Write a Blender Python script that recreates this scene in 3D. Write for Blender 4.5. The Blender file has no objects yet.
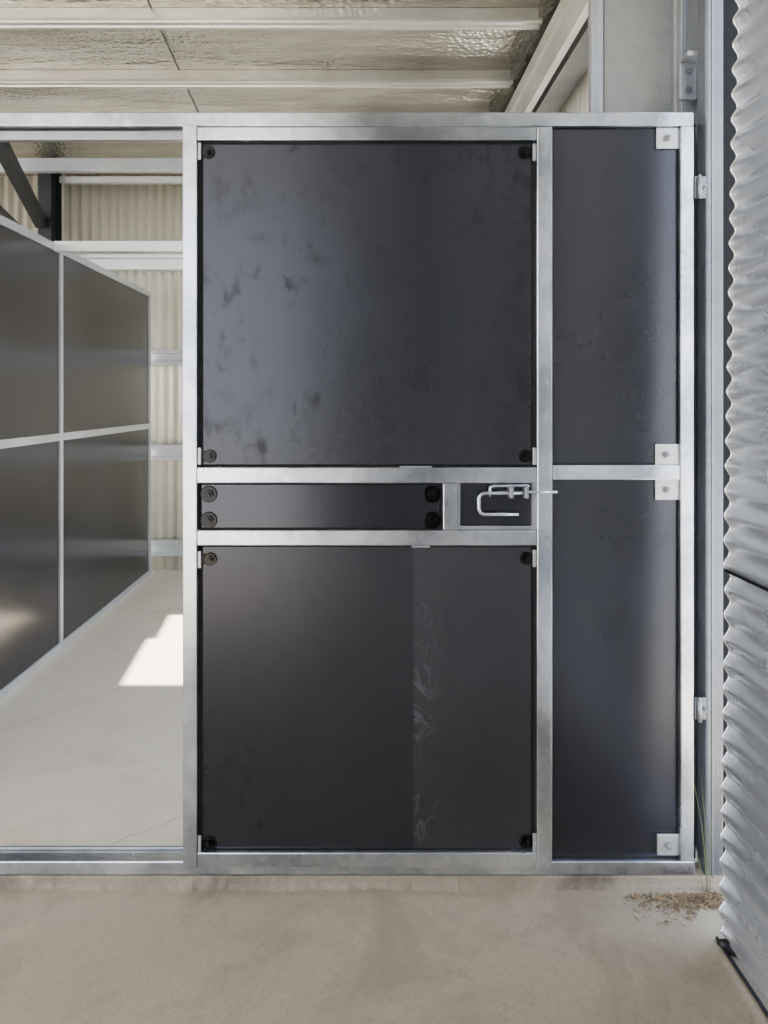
import bpy, bmesh, math, random
from mathutils import Vector, Matrix
random.seed(7)
scene = bpy.context.scene
COL = scene.collection
F = 720.0; CX = 360.0; CZ = 400.0; CAMY = -2.075; CAMZ = 1.37
def X(px, y=0.0): return (px-CX)*(y-CAMY)/F
def Z(py, y=0.0): return CAMZ-(py-CZ)*(y-CAMY)/F

# ---------------------------------------------------------------- materials
def newmat(name):
    m = bpy.data.materials.new(name); m.use_nodes = True
    nt = m.node_tree; b = nt.nodes['Principled BSDF']
    return m, nt, b
def node(nt, t, **kw):
    n = nt.nodes.new(t)
    for k, v in kw.items():
        if k in n.inputs.keys(): n.inputs[k].default_value = v
        else: setattr(n, k, v)
    return n
def ramp(nt, stops, src):
    r = nt.nodes.new('ShaderNodeValToRGB')
    e = r.color_ramp.elements
    while len(e) < len(stops): e.new(0.5)
    for i, (p, c) in enumerate(stops):
        e[i].position = p
        e[i].color = (c[0], c[1], c[2], 1) if isinstance(c, (tuple, list)) else (c, c, c, 1)
    nt.links.new(src, r.inputs[0]); return r
def coords(nt, scale=(1,1,1)):
    g = nt.nodes.new('ShaderNodeNewGeometry')
    mp = nt.nodes.new('ShaderNodeMapping'); mp.inputs['Scale'].default_value = scale
    nt.links.new(g.outputs['Position'], mp.inputs['Vector']); return mp.outputs[0]
def math_(nt, op, a, b=None, c=None):
    m = nt.nodes.new('ShaderNodeMath'); m.operation = op
    for i, v in enumerate((a, b, c)):
        if v is None: continue
        if isinstance(v, (int, float)): m.inputs[i].default_value = v
        else: nt.links.new(v, m.inputs[i])
    return m.outputs[0]
def bump(nt, b, src, strength, dist=0.002):
    bp = nt.nodes.new('ShaderNodeBump'); bp.inputs['Strength'].default_value = strength
    bp.inputs['Distance'].default_value = dist
    nt.links.new(src, bp.inputs['Height']); nt.links.new(bp.outputs[0], b.inputs['Normal'])

def galv(name, c0=(0.60,0.625,0.65), c1=(0.74,0.765,0.79), r0=0.28, r1=0.36, metal=0.8, lo=0.36, hi=0.72, spangle=0.16):
    m, nt, b = newmat(name)
    v = node(nt, 'ShaderNodeTexVoronoi', Scale=60.0); nt.links.new(coords(nt), v.inputs['Vector'])
    n = node(nt, 'ShaderNodeTexNoise', Scale=3.5, Detail=4.0, Roughness=0.55); nt.links.new(coords(nt), n.inputs['Vector'])
    s = math_(nt, 'MULTIPLY_ADD', v.outputs['Color'], spangle, n.outputs[0])
    r = ramp(nt, [(lo, c0), (hi, c1)], s)
    nt.links.new(r.outputs[0], b.inputs['Base Color'])
    rr = ramp(nt, [(0.3, r0), (0.9, r1)], s)
    nt.links.new(rr.outputs[0], b.inputs['Roughness'])
    b.inputs['Metallic'].default_value = metal
    return m
M_galv = galv('galvanised_steel', (0.34,0.37,0.41), (0.72,0.76,0.82), 0.20, 0.30, 0.94, 0.42, 0.70, 0.09)
M_rail = galv('galvanised_steel_satin', (0.40,0.425,0.45), (0.52,0.545,0.57), 0.34, 0.40, 0.55)
M_galvd = galv('galvanised_steel_dull', (0.25,0.265,0.28), (0.37,0.385,0.40), 0.34, 0.42, 0.7)
M_post = galv('galvanised_post', (0.13,0.145,0.165), (0.20,0.215,0.24), 0.30, 0.38, 0.6)
M_purl = galv('purlin_steel', (0.56,0.545,0.50), (0.68,0.665,0.615), 0.27, 0.34, 0.75)
M_girt = galv('girt_steel', (0.58,0.60,0.61), (0.68,0.70,0.705), 0.33, 0.40, 0.5)
M_clad = galv('zinc_cladding', (0.78,0.81,0.85), (0.81,0.84,0.88), 0.27, 0.28, 0.6, spangle=0.03)
M_wall = galv('wall_cladding', (0.64,0.61,0.51), (0.70,0.67,0.565), 0.34, 0.38, 0.3)
M_col = galv('column_steel', (0.17,0.17,0.16), (0.23,0.23,0.215), 0.40, 0.5, 0.35)
M_front = galv('reflection_wall_steel', (0.08,0.085,0.095), (0.11,0.115,0.13), 0.5, 0.6, 0.1)  # dark metal for the unseen wall added to shape reflections

def blackboard(name, rough=0.29, dusty=0.0, scuff_x=None, smudge=0.2, var=0.16):
    m, nt, b = newmat(name)
    base = Vector((0.0044, 0.0045, 0.0068))
    n = node(nt, 'ShaderNodeTexNoise', Scale=1.8, Detail=6.0, Roughness=0.55); nt.links.new(coords(nt, (1,1,0.6)), n.inputs['Vector'])
    g = node(nt, 'ShaderNodeTexNoise', Scale=5.0, Detail=5.0); nt.links.new(coords(nt, (1.0, 1.0, 30.0)), g.inputs['Vector'])
    s = node(nt, 'ShaderNodeTexNoise', Scale=21.0, Detail=6.0, Roughness=0.6, Distortion=0.35); nt.links.new(coords(nt, (1.0, 1.0, 0.75)), s.inputs['Vector'])
    s2 = node(nt, 'ShaderNodeTexNoise', Scale=2.7, Detail=3.0); nt.links.new(coords(nt), s2.inputs['Vector'])
    sr = ramp(nt, [(0.52, 0.0), (0.72, 1.0)], s.outputs[0])
    sr2 = ramp(nt, [(0.40, 0.0), (0.60, 1.0)], s2.outputs[0])
    mul = math_(nt, 'MULTIPLY', math_(nt, 'MULTIPLY', sr.outputs[0], sr2.outputs[0]), smudge)
    add = math_(nt, 'MULTIPLY_ADD', g.outputs[0], 0.10, n.outputs[0])
    lo = tuple(base*0.7+Vector((dusty,)*3)*0.8); hi = tuple(base*2.8+Vector((dusty,)*3))
    c = ramp(nt, [(0.38, lo), (0.80, hi)], add)
    mix = nt.nodes.new('ShaderNodeMix'); mix.data_type = 'RGBA'
    nt.links.new(mul, mix.inputs[0]); nt.links.new(c.outputs[0], mix.inputs[6])
    mix.inputs[7].default_value = (0.0015, 0.0015, 0.002, 1)
    out = mix.outputs[2]
    if scuff_x is not None:
        gm = nt.nodes.new('ShaderNodeNewGeometry'); sp = nt.nodes.new('ShaderNodeSeparateXYZ')
        nt.links.new(gm.outputs['Position'], sp.inputs[0])
        mr = nt.nodes.new('ShaderNodeMapRange'); nt.links.new(sp.outputs['X'], mr.inputs[0])
        mr.inputs[1].default_value = scuff_x+0.01; mr.inputs[2].default_value = scuff_x+0.09
        mr.inputs[3].default_value = 1.0; mr.inputs[4].default_value = 0.0
        wv = node(nt, 'ShaderNodeTexNoise', Scale=7.0, Detail=1.5, Distortion=2.2)
        nt.links.new(coords(nt, (1.6, 1, 1.0)), wv.inputs['Vector'])
        wr = ramp(nt, [(0.47, 0.0), (0.51, 1.0), (0.55, 0.0)], wv.outputs[0])
        nz = node(nt, 'ShaderNodeTexNoise', Scale=5.0, Detail=3.0); nt.links.new(coords(nt), nz.inputs['Vector'])
        nr = ramp(nt, [(0.40, 0.0), (0.58, 1.0)], nz.outputs[0])
        mk = math_(nt, 'MULTIPLY', math_(nt, 'MULTIPLY', wr.outputs[0], nr.outputs[0]), mr.outputs[0])
        m2 = nt.nodes.new('ShaderNodeMix'); m2.data_type = 'RGBA'
        nt.links.new(mk, m2.inputs[0]); nt.links.new(out, m2.inputs[6]); m2.inputs[7].default_value = (0.065, 0.065, 0.07, 1)
        out = m2.outputs[2]
    nt.links.new(out, b.inputs['Base Color'])
    rv = math_(nt, 'MULTIPLY_ADD', n.outputs[0], var, rough-var/2)
    rr = math_(nt, 'MULTIPLY_ADD', mul, 0.2, rv)
    nt.links.new(rr, b.inputs['Roughness'])
    sl = ramp(nt, [(0.0, 0.70), (1.0, 0.28)], mul)
    nt.links.new(sl.outputs[0], b.inputs['Specular IOR Level'])
    b.inputs['Specular Tint'].default_value = (0.86, 0.885, 1.0, 1)
    return m
sx = X(414, -0.042)
M_black = blackboard('black_film_faced_plywood')
M_smudged = blackboard('black_film_faced_plywood_smudged', smudge=0.75, var=0.22)
M_gloss = blackboard('black_film_faced_plywood_clean', rough=0.21, smudge=0.0, var=0.08)
M_blackd = blackboard('black_film_faced_plywood_dusty', 0.33, 0.0085, sx, smudge=0.15)
def plain(name, c, rough, metal=0.0, spec=0.5):
    m, nt, b = newmat(name)
    n = node(nt, 'ShaderNodeTexNoise', Scale=40.0, Detail=4.0); nt.links.new(coords(nt), n.inputs['Vector'])
    r = ramp(nt, [(0.3, tuple(x*0.8 for x in c)), (0.7, tuple(min(1, x*1.2) for x in c))], n.outputs[0])
    nt.links.new(r.outputs[0], b.inputs['Base Color'])
    b.inputs['Roughness'].default_value = rough; b.inputs['Metallic'].default_value = metal
    b.inputs['Specular IOR Level'].default_value = spec
    return m
M_bolt = plain('black_bolt', (0.0008,0.0008,0.001), 0.16, 0, 0.28)
M_tabk = plain('black_tab', (0.001,0.001,0.0012), 0.3, 0, 0.18)
M_rubber = plain('black_rubber', (0.004,0.004,0.005), 0.5)
M_panelgap = plain('panel_gap_shade', (0.001,0.001,0.0015), 0.8)  # near-black rim paints the shade of the gap round each panel
M_darksteel = plain('dark_painted_steel', (0.018,0.02,0.024), 0.5, 0.3)
M_gap = plain('gap_shade_black', (0.008,0.008,0.009), 0.7, 0.0, 0.2)  # near-black colour standing in for shade in gaps and the cladding lap
M_greysteel = plain('dark_grey_steel', (0.08,0.08,0.08), 0.5, 0.4)  # even dark grey for foil seams and one brace
M_straw = plain('straw', (0.30,0.21,0.105), 0.7)
M_straw2 = plain('straw_dark', (0.12,0.085,0.05), 0.8)
M_grass = plain('grass_green', (0.16,0.19,0.06), 0.6)
M_gravel = plain('pale_gravel', (0.30,0.31,0.32), 0.9)

def concrete(name, c0, c1, stain, s0=0.50, crack=False, amt=0.75, grain=0.3):
    m, nt, b = newmat(name)
    n = node(nt, 'ShaderNodeTexNoise', Scale=1.3, Detail=9.0, Roughness=0.62); nt.links.new(coords(nt), n.inputs['Vector'])
    n2 = node(nt, 'ShaderNodeTexNoise', Scale=2.4, Detail=8.0, Roughness=0.68, Distortion=0.6); nt.links.new(coords(nt), n2.inputs['Vector'])
    n3 = node(nt, 'ShaderNodeTexNoise', Scale=160.0, Detail=4.0); nt.links.new(coords(nt), n3.inputs['Vector'])
    c = ramp(nt, [(0.3, c0), (0.7, c1)], n.outputs[0])
    s = ramp(nt, [(s0, 0.0), (s0+0.16, 1.0)], n2.outputs[0])
    mix = nt.nodes.new('ShaderNodeMix'); mix.data_type = 'RGBA'
    nt.links.new(math_(nt, 'MULTIPLY', s.outputs[0], amt), mix.inputs[0]); nt.links.new(c.outputs[0], mix.inputs[6])
    mix.inputs[7].default_value = (*stain, 1)
    mix2 = nt.nodes.new('ShaderNodeMix'); mix2.data_type = 'RGBA'; mix2.blend_type = 'MULTIPLY'
    mix2.inputs[0].default_value = grain
    f = ramp(nt, [(0.3, 0.5), (0.6, 1.0)], n3.outputs[0])
    nt.links.new(mix.outputs[2], mix2.inputs[6]); nt.links.new(f.outputs[0], mix2.inputs[7])
    out = mix2.outputs[2]
    if crack:
        va = nt.nodes.new('ShaderNodeVectorMath'); va.operation = 'MULTIPLY_ADD'
        nc = node(nt, 'ShaderNodeTexNoise', Scale=5.0, Detail=6.0); nt.links.new(coords(nt), nc.inputs['Vector'])
        nt.links.new(nc.outputs['Color'], va.inputs[0]); va.inputs[1].default_value = (0.12,)*3
        nt.links.new(coords(nt), va.inputs[2])
        vo = node(nt, 'ShaderNodeTexVoronoi', Scale=0.8); vo.feature = 'DISTANCE_TO_EDGE'
        nt.links.new(va.outputs[0], vo.inputs['Vector'])
        cr = ramp(nt, [(0.0, 0.66), (0.0022, 1.0)], vo.outputs['Distance'])
        m3 = nt.nodes.new('ShaderNodeMix'); m3.data_type = 'RGBA'; m3.blend_type = 'MULTIPLY'; m3.inputs[0].default_value = 1
        nt.links.new(out, m3.inputs[6]); nt.links.new(cr.outputs[0], m3.inputs[7]); out = m3.outputs[2]
    nt.links.new(out, b.inputs['Base Color'])
    b.inputs['Roughness'].default_value = 0.6
    bump(nt, b, n3.outputs[0], 0.25, 0.001)
    return m
M_floor = concrete('concrete_floor', (0.68,0.61,0.49), (0.78,0.71,0.58), (0.61,0.545,0.435), crack=True)
M_apron = concrete('concrete_apron', (0.385,0.32,0.232), (0.465,0.395,0.295), (0.285,0.235,0.17), s0=0.46, amt=0.65, grain=0.32)
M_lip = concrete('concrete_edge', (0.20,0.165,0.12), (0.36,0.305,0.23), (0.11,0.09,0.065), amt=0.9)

M_foil, nt, b = newmat('foil_insulation')
n = node(nt, 'ShaderNodeTexNoise', Scale=4.0, Detail=6.0, Roughness=0.55); nt.links.new(coords(nt, (0.6, 2.5, 1)), n.inputs['Vector'])
v = node(nt, 'ShaderNodeTexVoronoi', Scale=38.0); nt.links.new(coords(nt), v.inputs['Vector'])
r = ramp(nt, [(0.3, (0.45,0.42,0.35)), (0.7, (0.70,0.665,0.58))], n.outputs[0])
nt.links.new(r.outputs[0], b.inputs['Base Color'])
b.inputs['Metallic'].default_value = 0.92; b.inputs['Roughness'].default_value = 0.24
bump(nt, b, math_(nt, 'MULTIPLY_ADD', v.outputs['Distance'], 0.2, n.outputs[0]), 0.6, 0.04)

# ---------------------------------------------------------------- mesh helpers
def obj_from_bm(name, bm, mat, parent=None, smooth=False):
    me = bpy.data.meshes.new(name); bm.to_mesh(me); bm.free()
    for mm in (mat if isinstance(mat, (list, tuple)) else [mat]): me.materials.append(mm)
    if smooth:
        for p in me.polygons: p.use_smooth = True
    o = bpy.data.objects.new(name, me); COL.objects.link(o)
    if parent: o.parent = parent
    return o
def add_box(bm, x0, x1, y0, y1, z0, z1, bev=0.0, mi=0):
    if x0 > x1: x0, x1 = x1, x0
    if y0 > y1: y0, y1 = y1, y0
    if z0 > z1: z0, z1 = z1, z0
    mat = Matrix.Translation(((x0+x1)/2, (y0+y1)/2, (z0+z1)/2)) @ Matrix.Diagonal((x1-x0, y1-y0, z1-z0, 1))
    before = set(bm.faces)
    g = bmesh.ops.create_cube(bm, size=1.0, matrix=mat)
    if bev > 0:
        es = list({e for vv in g['verts'] for e in vv.link_edges})
        bmesh.ops.bevel(bm, geom=es, offset=bev, segments=2, affect='EDGES', profile=0.5)
    for f in bm.faces:
        if f not in before: f.material_index = mi
def box(name, x0, x1, y0, y1, z0, z1, mat, parent=None, bev=0.0):
    bm = bmesh.new(); add_box(bm, x0, x1, y0, y1, z0, z1, bev)
    return obj_from_bm(name, bm, mat, parent)
def prism_between(name, p0, p1, w, h, mat, parent=None, bev=0.0):
    bm = bmesh.new(); p0 = Vector(p0); p1 = Vector(p1); d = p1-p0
    add_box(bm, -w/2, w/2, -h/2, h/2, 0, d.length, bev)
    q = d.to_track_quat('Z', 'Y').to_matrix().to_4x4()
    bmesh.ops.transform(bm, matrix=Matrix.Translation(p0) @ q, verts=bm.verts)
    return obj_from_bm(name, bm, mat, parent)
def extrude_profile(name, prof, axis, a0, a1, mat, parent=None, thick=0.003):
    bm = bmesh.new(); rows = []
    for a in (a0, a1):
        rows.append([bm.verts.new((a, u, z) if axis == 'X' else (u, a, z)) for (u, z) in prof])
    for i in range(len(prof)-1):
        bm.faces.new((rows[0][i], rows[0][i+1], rows[1][i+1], rows[1][i]))
    o = obj_from_bm(name, bm, mat, parent)
    s = o.modifiers.new('thickness', 'SOLIDIFY'); s.thickness = thick; s.offset = 0
    return o
def rod(name, pts, r, mat, parent=None, seg=10, bmx=None, mi=0):
    own = bmx is None
    bm = bmesh.new() if own else bmx
    pts = [Vector(p) for p in pts]; rings = []
    up = Vector((0, 1, 0))
    for i, p in enumerate(pts):
        t = (pts[min(i+1, len(pts)-1)]-pts[max(i-1, 0)]).normalized()
        a = up if abs(t.dot(up)) < 0.9 else Vector((1, 0, 0))
        s = t.cross(a).normalized(); q = s.cross(t).normalized()
        rr = r[i] if isinstance(r, (list, tuple)) else r
        rings.append([bm.verts.new(p+rr*(math.cos(2*math.pi*k/seg)*s+math.sin(2*math.pi*k/seg)*q)) for k in range(seg)])
    for a, c in zip(rings[:-1], rings[1:]):
        for k in range(seg):
            f = bm.faces.new((a[k], a[(k+1) % seg], c[(k+1) % seg], c[k])); f.material_index = mi
    bm.faces.new(rings[0][::-1]).material_index = mi; bm.faces.new(rings[-1]).material_index = mi
    if own: return obj_from_bm(name, bm, mat, parent, smooth=True)
def disc(bm, x, y0, y1, z, r, seg=24, rot=0.0, bev=0.0):
    m = Matrix.Translation((x, (y0+y1)/2, z)) @ Matrix.Rotation(math.pi/2, 4, 'X') @ Matrix.Rotation(rot, 4, 'Z')
    g = bmesh.ops.create_cone(bm, cap_ends=True, segments=seg, radius1=r, radius2=r, depth=abs(y1-y0), matrix=m)
    if bev:
        es = list({e for vv in g['verts'] for e in vv.link_edges if abs(e.verts[0].co.y-e.verts[1].co.y) < 1e-6})
        bmesh.ops.bevel(bm, geom=es, offset=bev, segments=3, affect='EDGES')
def bolt(x, y, z, parent, mat=None, r=0.010, washer=0.017):
    bm = bmesh.new()
    disc(bm, x, y, y-0.005, z, washer, 28, 0, 0.0025)
    disc(bm, x, y-0.005, y-0.014, z, r, 6, random.random(), 0.002)
    disc(bm, x, y-0.014, y-0.022, z, r*0.5, 14, 0, 0.001)
    return obj_from_bm('bolt', bm, mat or M_bolt, parent)
def empty(name):
    e = bpy.data.objects.new(name, None); e.empty_display_size = 0.1
    COL.objects.link(e); return e
def meta(o, label, cat, group=None):
    o['label'] = label; o['category'] = cat
    if group: o['group'] = group
def struct(o, label=None):
    o['kind'] = 'structure'
    if label: o['label'] = label
    return o

def corrugated(name, plane, u0, u1, v0, v1, pos, mat, amp=0.0085, pitch=0.076, per=10, thick=0.0012, cut=None):
    bm = bmesh.new(); n = int(round((u1-u0)/pitch*per)); prev = None; lp = []
    for i in range(n+1):
        u = u0+(u1-u0)*i/n
        d = amp*math.sin(2*math.pi*u/pitch)
        vs = (v0, v1)
        if cut and cut[0] < u < cut[1]: vs = (cut[2], v1)
        row = []
        for vv in vs:
            if plane == 'XZ': co = (u, pos+d, vv)
            elif plane == 'YZ': co = (pos+d, u, vv)
            else: co = (pos(u)+d, vv, u)
            row.append(bm.verts.new(co))
        lp.append((co[0], co[1], co[2]))
        if prev: bm.faces.new((prev[0], row[0], row[1], prev[1]))
        prev = row
    o = obj_from_bm(name, bm, mat, None, smooth=True)
    s = o.modifiers.new('thickness', 'SOLIDIFY'); s.thickness = thick; s.offset = 0
    return o, lp

# ---------------------------------------------------------------- setting
ROOFZ = CAMZ+1.80; BACKY = 3.72; GZ = -0.035
ap = box('floor', -8, 1.6, -5.5, 4.2, GZ-0.1, GZ, M_apron); struct(ap, 'beige concrete apron outside the stall')
gr = box('floor', -60, 60, -60, 60, GZ-0.3, GZ-0.015, M_gravel); struct(gr, 'unseen pale grey gravel yard, added for neutral bounce light')  # out-of-view ground, grey added to keep bounce on the panels neutral
bm = bmesh.new(); prev = None; N = 1400
x0, x1 = -7.9, 1.3
ph = [random.uniform(0, 6.28) for _ in range(12)]
def lf(x, k, f0): return sum(math.sin(x*f0*(1.73**j)+ph[(k+j) % 12])/(1.15**j) for j in range(7))
for i in range(N+1):
    x = x0+(x1-x0)*i/N
    a = 0.0012*lf(x, 0, 8.0); c_ = 0.0011*lf(x, 3, 9.0)
    r = [(x, BACKY+0.3, 0.0), (x, 0.06, 0.0), (x, 0.0, -0.001),
         (x, -0.003+a*0.5, -0.006+c_*0.5), (x, -0.006+a, -0.020+c_),
         (x, -0.018+a*2.4, GZ-0.01)]
    row = [bm.verts.new(p) for p in r]
    if prev:
        for j in range(5):
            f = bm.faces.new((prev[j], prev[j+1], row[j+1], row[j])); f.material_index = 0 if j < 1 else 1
    prev = row
sl = obj_from_bm('floor', bm, [M_floor, M_lip]); struct(sl, 'pale concrete slab inside the stall')

HY0, HYM, HY1 = -0.12, 0.55, 1.01  # roof opening added out of view, shaped to throw the floor sun patch
bm = bmesh.new()
def slab(pts):
    lo = [bm.verts.new((x, y, ROOFZ)) for x, y in pts]; hi = [bm.verts.new((x, y, ROOFZ+0.03)) for x, y in pts]
    bm.faces.new(lo[::-1]); bm.faces.new(hi)
    for k in range(len(pts)):
        k2 = (k+1) % len(pts); bm.faces.new((lo[k], lo[k2], hi[k2], hi[k]))
RB = BACKY+0.2
slab([(-7, HY0), (-1.145, HY0), (-1.215, HYM), (-7, HYM)])
slab([(-7, HYM), (-1.16, HYM), (-1.21, HY1), (-7, HY1)])
slab([(-0.45, HY0), (1.3, HY0), (1.3, HY1), (-0.45, HY1)])
slab([(-7, -4.3), (1.3, -4.3), (1.3, HY0), (-7, HY0)])
slab([(-7, HY1), (1.3, HY1), (1.3, RB), (-7, RB)])
rf = obj_from_bm('ceiling', bm, M_foil); struct(rf, 'silver foil roof insulation')
for k, xs in enumerate((-0.95, -3.0)):
    o = prism_between('trim_%d' % (k+1), (xs, 1.02, ROOFZ-0.002), (xs-0.12, BACKY, ROOFZ-0.002), 0.006, 0.004, M_greysteel); struct(o)

wb, _ = corrugated('wall_back', 'XZ', -7.0, 1.2, 0.0, ROOFZ, BACKY, M_wall, amp=0.012, pitch=0.076, per=12); struct(wb, 'corrugated steel back wall')
wr, _ = corrugated('wall_right', 'YZ', 0.42, BACKY, 0.0, ROOFZ, 1.06, M_wall, cut=(0.6, 3.3, 2.3), amp=0.012); struct(wr, 'corrugated steel side wall')
wf, _ = corrugated('reflection_wall', 'XZ', -0.5, 1.3, GZ, ROOFZ, -4.3, M_front); struct(wf, 'unseen dark corrugated wall added to shape panel reflections')  # added behind the camera so panel reflections darken towards the right
def wx(z): return 0.932+0.018*z
ZL = CAMZ-165*1.86/720
w1, l1 = corrugated('wall_outer', 'H', GZ+0.030, ZL+0.02, -2.6, -0.215, lambda z: wx(z)+0.004, M_clad, amp=0.0072, pitch=0.064, per=20, thick=0.002); struct(w1, 'bright zinc corrugated cladding')
w2, l2 = corrugated('wall_outer', 'H', ZL-0.01, 3.1, -2.6, -0.215, wx, M_clad, amp=0.0072, pitch=0.064, per=20, thick=0.002); struct(w2, 'bright zinc corrugated cladding')
M_lipm = galv('bright_cut_edge', (0.85,0.87,0.89), (0.9,0.92,0.94), 0.22, 0.26, 0.85)
for k, lp in enumerate((l1, l2)):
    o = rod('trim_%d' % (k+6), [(p[0]-0.001, p[1]+0.001, p[2]) for p in lp], 0.0028, M_lipm, None, 8); struct(o, 'shiny wavy cut edge of cladding')
t = box('trim_3', wx(ZL)-0.010, wx(ZL)+0.004, -2.6, -0.22, ZL-0.016, ZL-0.010, M_gap, None, 0.001); struct(t)  # added dark strip, paints the shaded lap gap between sheets
t = box('trim_4', 0.925, 0.932, -2.6, -0.20, GZ, GZ+0.010, M_darksteel, None, 0.002); struct(t)
t = box('trim_5', 0.962, 1.02, -2.6, -0.22, GZ, GZ+0.05, M_galv, None, 0.003); struct(t)

# ---------------------------------------------------------------- purlins
def purlin(y, zb, xa, xb):
    h = ROOFZ-0.002-zb
    prof = [(y, zb+0.020), (y-0.003, zb+0.005), (y, zb), (y+0.020, zb), (y+0.026, zb+0.014), (y+0.038, zb+0.014), (y+0.044, zb), (y+0.064, zb), (y+0.064, zb+h), (y+0.12, zb+h), (y+0.12, zb+h-0.015)]
    o = extrude_profile('roof_purlin', prof, 'X', xa, xb, M_purl)
    meta(o, 'galvanised steel roof purlin under the foil insulation', 'purlin', 'roof purlins'); return o
for d in (3.24, 3.86, 4.46):
    purlin(d+CAMY, CAMZ+1.70, -6.9, 0.82)
eb = empty('eave_beam')
prof = [(0.86, 3.02), (0.83, 3.02), (0.83, 2.96), (0.842, 2.95), (0.842, 2.88), (0.83, 2.87), (0.83, 2.82), (0.86, 2.82), (0.86, 2.84)]
extrude_profile('channel', prof, 'Y', 0.42, BACKY-0.03, M_purl, eb)
extrude_profile('angle', [(1.048, 2.89), (0.90, 2.89), (0.90, 2.84)], 'Y', 0.42, BACKY-0.03, M_galvd, eb)
box('top_plate', 0.89, 1.03, 0.42, BACKY-0.03, 3.04, 3.12, M_galvd, eb, 0.004)
meta(eb, 'long galvanised eave beam running along side wall top', 'beam')

for z in (0.19, 0.95, 1.71, 2.47):
    y1 = BACKY-0.014
    prof = [(y1, z-0.062), (y1-0.055, z-0.058), (y1-0.055, z-0.034), (y1-0.012, z-0.028), (y1-0.012, z+0.028), (y1-0.055, z+0.034), (y1-0.055, z+0.058), (y1, z+0.062)]
    o = extrude_profile('wall_girt', prof, 'X', -6.9, 0.98, M_girt)
    meta(o, 'galvanised horizontal girt on the corrugated back wall', 'girt', 'back wall girts')

yb = 3.42
col = empty('portal_column')
xa, xb = X(38, yb), X(51, yb)
box('flange', xa, xb, yb, yb+0.012, 0, ROOFZ-0.01, M_darksteel, col)
box('web', (xa+xb)/2-0.005, (xa+xb)/2+0.005, yb+0.012, yb+0.188, 0, ROOFZ-0.01, M_darksteel, col)
box('flange', xa, xb, yb+0.188, yb+0.2, 0, ROOFZ-0.01, M_darksteel, col)
prism_between('brace', (xa+0.03, yb-0.02, 2.72), (X(-6, 2.1), 2.1, Z(132, 2.1)), 0.07, 0.09, M_darksteel, col)
prism_between('brace', (xa+0.0, yb-0.02, 2.52), (X(-40, 2.3), 2.3, Z(175, 2.3)), 0.07, 0.05, M_greysteel, col)
meta(col, 'dark steel portal column with diagonal knee brace', 'column')

# ---------------------------------------------------------------- portal column behind frame (right)
yc = 0.24
c = empty('steel_column')
bm = bmesh.new()
add_box(bm, X(590, yc), X(594, yc), yc-0.014, yc+0.02, 0, ROOFZ-0.01, 0.002)
add_box(bm, X(594, yc), X(603, yc), yc-0.004, yc+0.02, 0, ROOFZ-0.01, 0.002)
obj_from_bm('flange', bm, M_galvd, c)
box('web', X(604.5, yc), X(676, yc), yc, yc+0.012, 0, ROOFZ-0.01, M_col, c)
box('flange', X(676, yc)-0.006, X(676, yc)+0.004, yc-0.008, yc+0.16, 0, ROOFZ-0.01, M_galvd, c, 0.002)
meta(c, 'wide grey steel column behind the stall frame', 'column')

yc = 0.12
c = empty('door_jamb_channel')
bm = bmesh.new()
add_box(bm, X(679, yc), X(704, yc), yc+0.03, yc+0.06, 0, 3.12, 0.003)
add_box(bm, X(681, yc), X(686, yc), yc, yc+0.031, 0, 3.12, 0.002)
add_box(bm, X(699, yc), X(704, yc), yc, yc+0.031, 0, 3.12, 0.002)
obj_from_bm('channel', bm, M_galvd, c)
bm = bmesh.new()
add_box(bm, X(683, .08), X(700, .08), 0.10, 0.118, Z(96, .08), Z(57, .08), 0.003)
add_box(bm, X(683, .08), X(700, .08), 0.05, 0.11, Z(60, .08), Z(55, .08), 0.002)
obj_from_bm('cleat', bm, M_galvd, c)
bolt(X(692, .08), 0.10, Z(69, .08), c, M_post, 0.007, 0.010)
bolt(X(692, .08), 0.10, Z(87, .08), c, M_post, 0.007, 0.010)
meta(c, 'narrow galvanised channel with a bolted cleat', 'channel')

yp = 0.0
c = empty('gate_post')
xl, xr = X(706, yp), X(724, yp)
box('post', xl, xr, yp, yp+0.06, GZ, 3.12, M_post, c, 0.006)
box('stiffener', xl+0.016, xl+0.020, yp-0.004, yp+0.001, GZ, 3.12, M_galvd, c, 0.0015)
meta(c, 'tall galvanised square post beside corrugated cladding', 'post')
o = box('gap_shade_strip', X(692), X(708), 0.075, 0.10, 0, Z(114), M_darksteel, None, 0.002)  # added strip, its dark colour replaces shade in the frame gap
meta(o, 'added dark strip standing in for shade between frame and post', 'strip')
o = box('gap_shade_strip', X(724), X(790), 0.062, 0.075, 0, 3.12, M_gap, None, 0.002)  # added sheet, shade of the open gap put in as near-black
meta(o, 'added dark strip standing in for shade between post and cladding', 'strip')

for (py) in (187, 709):
    h = empty('frame_hinge')
    box('plate', X(695), X(707), 0.002, 0.008, Z(py+11), Z(py-11), M_post, h, 0.0015)
    rod('barrel', [(X(699), -0.005, Z(py+12)), (X(699), -0.005, Z(py-9))], 0.0062, M_galvd, h)
    rod('pin', [(X(699), -0.005, Z(py-9)), (X(699), -0.005, Z(py-12))], 0.0035, M_galvd, h)
    bolt(X(704.5), 0.002, Z(py), h, M_galvd, 0.004, 0.006)
    meta(h, 'small galvanised barrel hinge between frame and post', 'hinge', 'frame hinges')

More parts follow.
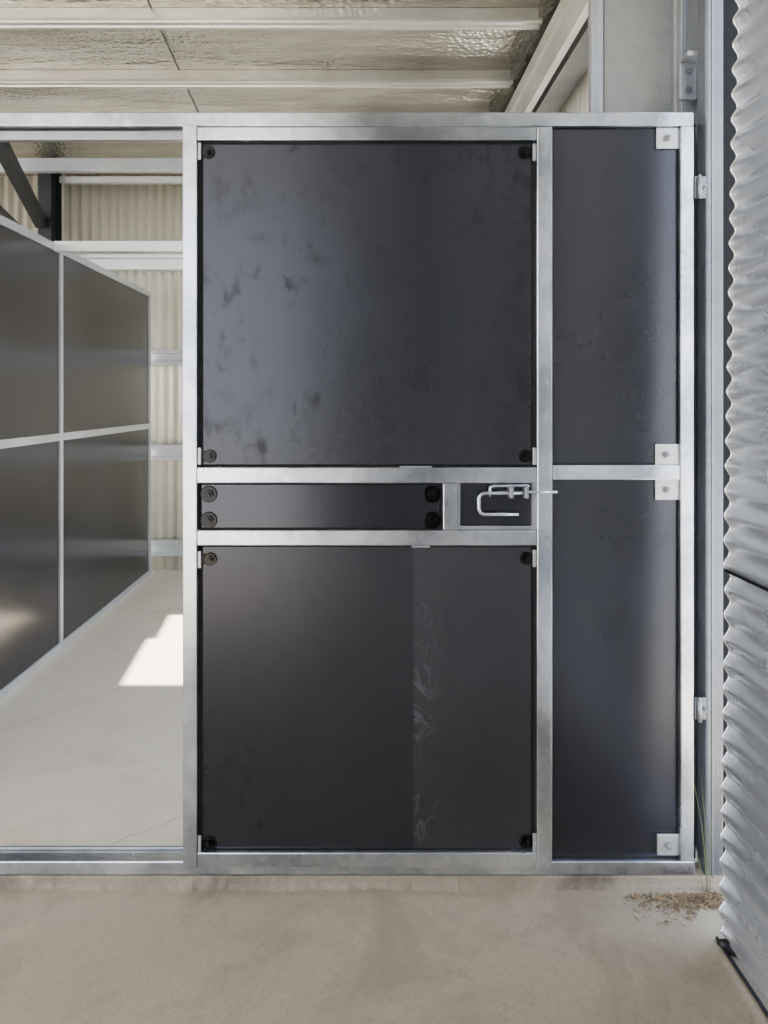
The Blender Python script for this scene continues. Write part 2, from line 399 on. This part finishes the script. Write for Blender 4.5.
# ---------------------------------------------------------------- fixed stall front frame
fr = empty('stall_front_frame')
BV = 0.0035
XL = -2.2
box('top_rail', XL, X(694), 0.0, 0.05, Z(126), Z(112), M_galv, fr, BV)
box('door_track', XL, X(556), 0.022, 0.045, Z(137), Z(127.5), M_galvd, fr, 0.003)
box('bottom_rail', XL, X(695), 0.0, 0.05, 0.0, Z(861.5), M_galv, fr, BV)
box('floor_channel', XL, X(183), 0.052, 0.062, 0.0, 0.048, M_galvd, fr, 0.002)
box('post', X(680.5), X(694), -0.001, 0.049, Z(862), Z(126), M_galv, fr, BV)
box('post', X(538), X(552.5), 0.0, 0.05, Z(862), Z(126), M_galv, fr, BV)
box('post', X(185), X(199), 0.0, 0.05, Z(862), Z(138.5), M_galv, fr, BV)
box('post', XL, XL+0.04, 0.0, 0.05, Z(862), Z(138.5), M_galv, fr, BV)
box('middle_rail', X(552.5), X(680.5), 0.001, 0.049, Z(480), Z(465), M_galv, fr, BV)
def panel(name, x0, x1, z0, z1, yf, mat, parent, rim=0.010, thick=0.012):
    bm = bmesh.new()
    if z0 > z1: z0, z1 = z1, z0
    add_box(bm, x0, x1, yf+0.006, yf+thick, z0, z1, 0, 1)
    add_box(bm, x0+rim, x1-rim, yf, yf+0.0065, z0+rim*0.5, z1-rim*0.5, 0.0012, 0)
    return obj_from_bm(name, bm, [mat, M_panelgap], parent)
panel('panel', X(553), X(680.5), Z(465), Z(126), 0.018, M_black, fr, 0.004)
panel('panel', X(553), X(680.5), Z(861.5), Z(480), 0.018, M_black, fr, 0.004)
M_tab = galv('galvanised_tab', (0.42,0.43,0.44), (0.54,0.55,0.57), 0.34, 0.42, 0.6)
for (x, y) in ((666.5, 138), (665.5, 454.5), (665.5, 489.5), (667.5, 845)):
    tb = box('corner_tab', X(x-10, .01), X(680.5), 0.010, 0.0165, Z(y+10.5, .01), Z(y-10.5, .01), M_tab, fr, 0.002)
    bolt(X(x+0.5, .01), 0.010, Z(y, .01), tb, M_galvd, 0.007, 0.010)
meta(fr, 'galvanised square tube stall front with black fixed panels', 'stall frame')

# ---------------------------------------------------------------- sliding door
YD = -0.042; YE = -0.004
def DX(p): return X(p, YD)
def DZ(p): return Z(p, YD)
dr = empty('stable_door')
box('stile', DX(182.5), DX(197), YD, YE, DZ(869), DZ(124.5), M_galv, dr, BV)
box('stile', DX(537), DX(551), YD, YE, DZ(869), DZ(126), M_galv, dr, BV)
for (a, b_) in ((126.5, 140), (467.5, 483.5), (530.5, 546), (853, 868)):
    box('rail', DX(197), DX(537), YD+0.0008, YE, DZ(b_), DZ(a), M_galv, dr, BV)
box('divider', DX(443), DX(458), YD+0.001, YE, DZ(530.5), DZ(483.5), M_galv, dr, BV)
YPn = YD+0.016
def PX_(p): return X(p, YPn)
def PZ_(p): return Z(p, YPn)
panel('panel', DX(197), DX(537), DZ(467.5), DZ(140), YPn, M_smudged, dr, 0.0135)
panel('panel', DX(197), DX(443), DZ(530.5), DZ(483.5), YPn, M_gloss, dr, 0.009)
box('latch_plate', DX(458), DX(537), YPn+0.008, YPn+0.014, DZ(530.5), DZ(483.5), M_gloss, dr)
bm = bmesh.new()
add_box(bm, DX(458), DX(461), YPn, YPn+0.008, DZ(530.5), DZ(483.5))
add_box(bm, DX(533), DX(537), YPn-0.004, YPn+0.008, DZ(530.5), DZ(483.5))
add_box(bm, DX(461), DX(533), YPn, YPn+0.008, DZ(530.5), DZ(527))
obj_from_bm('latch_recess_lip', bm, M_galvd, dr)
bm = bmesh.new(); add_box(bm, DX(197), DX(537), YPn+0.008, YPn+0.014, DZ(853), DZ(546)); obj_from_bm('gap_shade_board', bm, M_panelgap, dr)  # added black board painting the shade in the gaps round lower panels
box('panel', DX(197)+0.0135, sx, YPn, YPn+0.0075, DZ(852), DZ(548), M_black, dr)
box('panel', sx, DX(537)-0.0135, YPn, YPn+0.0075, DZ(852), DZ(548), M_blackd, dr)
def corner(px, py, sd_, r=0.0115, wash=0.0185):
    bx = PX_(px); bz = PZ_(py)
    edge = DX(197)+0.0005 if sd_ < 0 else DX(537)-0.0005
    bm = bmesh.new()
    add_box(bm, edge, edge-sd_*0.009, YPn-0.009, YPn-0.001, bz-0.024, bz+0.024, 0.0015)
    o = obj_from_bm('corner_bracket', bm, M_tab, dr)
    box('bracket_plate', edge-sd_*0.009, bx, YPn-0.004, YPn+0.001, bz-0.015, bz+0.015, M_tabk, o, 0.0018)
    bolt(bx, YPn-0.002, bz, o, M_bolt, r, wash)
for (x, y, s) in ((208.5, 152, -1), (524, 153, 1), (210, 456, -1), (525, 456, 1), (210.5, 559, -1), (526, 558, 1), (210.5, 843, -1), (525, 841, 1)):
    corner(x, y, s)
for (x, y) in ((209, 494), (209, 520), (432, 494), (432, 520)):
    bolt(PX_(x), YPn-0.0, PZ_(y), dr, M_bolt, 0.0145, 0.024)
for (a, b_, y) in ((400, 432, 467.3), (412, 430, 546.3)):
    box('shim', DX(a), DX(b_), YD+0.004, YD+0.014, DZ(y+1.5), DZ(y-1.0), M_galvd, dr)
meta(dr, 'black panelled galvanised steel sliding stable door', 'door')

YL = YD+0.004
def LX(p): return X(p, YL)
def LZ(p): return Z(p, YL)
la = empty('slide_bolt'); la.parent = dr
rod('rod', [(LX(499), YL, LZ(492)), (LX(557), YL, LZ(492))], 0.0050, M_galv, la, 12)
def arc(cx, cz, r, a0, a1, n=6):
    return [(LX(cx)+r*math.cos(math.radians(a0+(a1-a0)*i/n)), YL-0.006, LZ(cz)+r*math.sin(math.radians(a0+(a1-a0)*i/n))) for i in range(n+1)]
hp = [(LX(518), YL-0.006, LZ(514))]
hp += [(LX(487), YL-0.006, LZ(514))]+arc(484.5, 508, 0.0173, 270, 180)
hp += arc(484.5, 499, 0.0173, 180, 90)+[(LX(525), YL-0.006, LZ(492.9))]
rod('handle', hp, 0.0052, M_galv, la, 12)
rod('stop_pin', [(LX(489.5), YL-0.008, LZ(496.5)), (LX(489.5), YL-0.008, LZ(487)), (LX(493), YL-0.008, LZ(485.5)), (LX(528), YL-0.003, LZ(485.6)), (LX(530), YL+0.004, LZ(487))], 0.0038, M_galv, la, 10)
for (a, b_) in ((509, 513), (524, 528)):
    box('keeper', LX(a), LX(b_), YL-0.012, YL+0.019, LZ(498), LZ(486.5), M_galvd, la, 0.002)
# ---------------------------------------------------------------- left partition
XW = -1.64; Y0 = 0.07; Y2 = 3.58; Y1 = (3.96+CAMY)
pt = empty('stall_partition')
TW = 0.04
def tube(name, y0, y1, z0, z1): return box(name, XW-TW, XW, y0, y1, z0, z1, M_rail, pt, 0.0)
ZT = CAMZ+0.845
tube('top_rail', Y0, Y2, ZT-TW, ZT)
tube('bottom_rail', Y0, Y2, 0, TW)
ZM = CAMZ-0.205
tube('middle_rail', Y0+TW, Y2-0.04, ZM-0.018, ZM+0.022)
tube('post', Y0, Y0+TW, TW, ZT-TW)
tube('post', Y2-TW, Y2, TW, ZT-TW)
for (a, b_) in ((TW, ZM-0.018), (ZM+0.022, ZT-TW)):
    tube('post', Y1-0.02, Y1+0.02, a, b_)
    for (c0, c1) in ((Y0+TW, Y1-0.02), (Y1+0.02, Y2-TW)):
        box('panel', XW-0.024, XW-0.010, c0, c1, a, b_, M_gloss, pt)
y = 3.86+CAMY; z0 = ZT-0.045
o = extrude_profile('brace_bar', [(y+0.05, z0), (y, z0), (y, z0+0.05), (y+0.05, z0+0.05)], 'X', XW, 0.75, M_girt, pt, thick=0.004)
meta(pt, 'black panelled stall partition in galvanised steel frame', 'partition')
o = box('tie_beam', -6.8, 0.82, 2.95, 3.01, CAMZ+1.60, CAMZ+1.69, M_rail, None, 0.004)
meta(o, 'galvanised tie beam below the roof', 'beam')
o = box('wall_top_angle', X(60, 3.6), 0.98, 3.58, 3.64, Z(183, 3.6), Z(177, 3.6), M_girt, None, 0.003)
meta(o, 'slim galvanised angle along the back wall top', 'angle bar')
# ---------------------------------------------------------------- debris
bm = bmesh.new()
for i in range(600):
    u = random.betavariate(2.4, 1.2)
    px = 615+u*108
    y = -0.030-abs(random.gauss(0, 0.045))
    if px > 695: y = random.uniform(-0.09, -0.03)
    x = X(px, y)
    L = random.uniform(0.006, 0.026); a = random.uniform(0, math.pi)
    z = GZ+0.0015+random.random()*0.010*u*u
    dx, dy = math.cos(a)*L/2, math.sin(a)*L/2
    w = random.uniform(0.0005, 0.0017)
    k = random.uniform(-0.002, 0.003)
    rod('', [(x-dx, min(y-dy, -0.024), z), (x, min(y, -0.024), z+abs(k)), (x+dx, min(y+dy, -0.024), z+random.uniform(0, 0.006))], [w, w*1.1, w*0.4], None, None, 4, bm, 0 if random.random() < 0.5 else 1)
o = obj_from_bm('straw_litter', bm, [M_straw, M_straw2]); o['kind'] = 'stuff'
meta(o, 'scattered dry straw and chaff on concrete', 'straw')
g = empty('grass_tuft')
for i, (dx, h, c) in enumerate(((0.0, 0.40, -0.06), (0.010, 0.26, 0.01), (-0.01, 0.14, -0.03), (0.004, 0.33, -0.02))):
    xs = X(703)+dx
    pts = [(xs+c*(t**2), -0.02, -0.033+h*t) for t in [k/6 for k in range(7)]]
    rod('blade', pts, [0.0012*(1-0.8*k/6) for k in range(7)], M_grass, g, 5)
meta(g, 'thin green grass blades growing beside the post', 'grass')
bm = bmesh.new()
rod('', [(X(715, -.23), -0.250, GZ+0.030), (X(721, -.23), -0.248, GZ+0.024), (X(728, -.23), -0.252, GZ+0.016), (X(737, -.23), -0.262, GZ+0.012)], [0.007, 0.013, 0.015, 0.010], None, None, 14, bm)
o = obj_from_bm('rubber_stop', bm, M_rubber, None, True)
meta(o, 'small black rubber stop at base of cladding', 'door stop')

# ---------------------------------------------------------------- light
w = bpy.data.worlds.new('World'); scene.world = w; w.use_nodes = True
nt = w.node_tree; bg = nt.nodes['Background']
tc = nt.nodes.new('ShaderNodeTexCoord'); sp = nt.nodes.new('ShaderNodeSeparateXYZ')
nt.links.new(tc.outputs['Generated'], sp.inputs[0])
r = ramp(nt, [(0.0, (0.98,0.98,1.0)), (0.3, (0.82,0.89,1.0)), (1.0, (0.46,0.62,1.0))], sp.outputs['Z'])
nt.links.new(r.outputs[0], bg.inputs['Color']); bg.inputs['Strength'].default_value = 5.1
sd = bpy.data.lights.new('sun', 'SUN'); sd.energy = 40; sd.angle = 0.015; sd.color = (1.0, 0.93, 0.80)
so = bpy.data.objects.new('sun', sd); COL.objects.link(so)
so.rotation_euler = Vector((0, 1.5, -3.17)).to_track_quat('-Z', 'Y').to_euler()

# ---------------------------------------------------------------- camera
cd = bpy.data.cameras.new('camera'); cam = bpy.data.objects.new('camera', cd); COL.objects.link(cam)
cam.location = (0, CAMY, CAMZ); cam.rotation_euler = (math.pi/2, 0, 0)
cd.sensor_width = 36; cd.lens = F/1024*36; cd.clip_start = 0.05; cd.clip_end = 200
cd.shift_x = 24/1024; cd.shift_y = -112/1024
scene.camera = cam
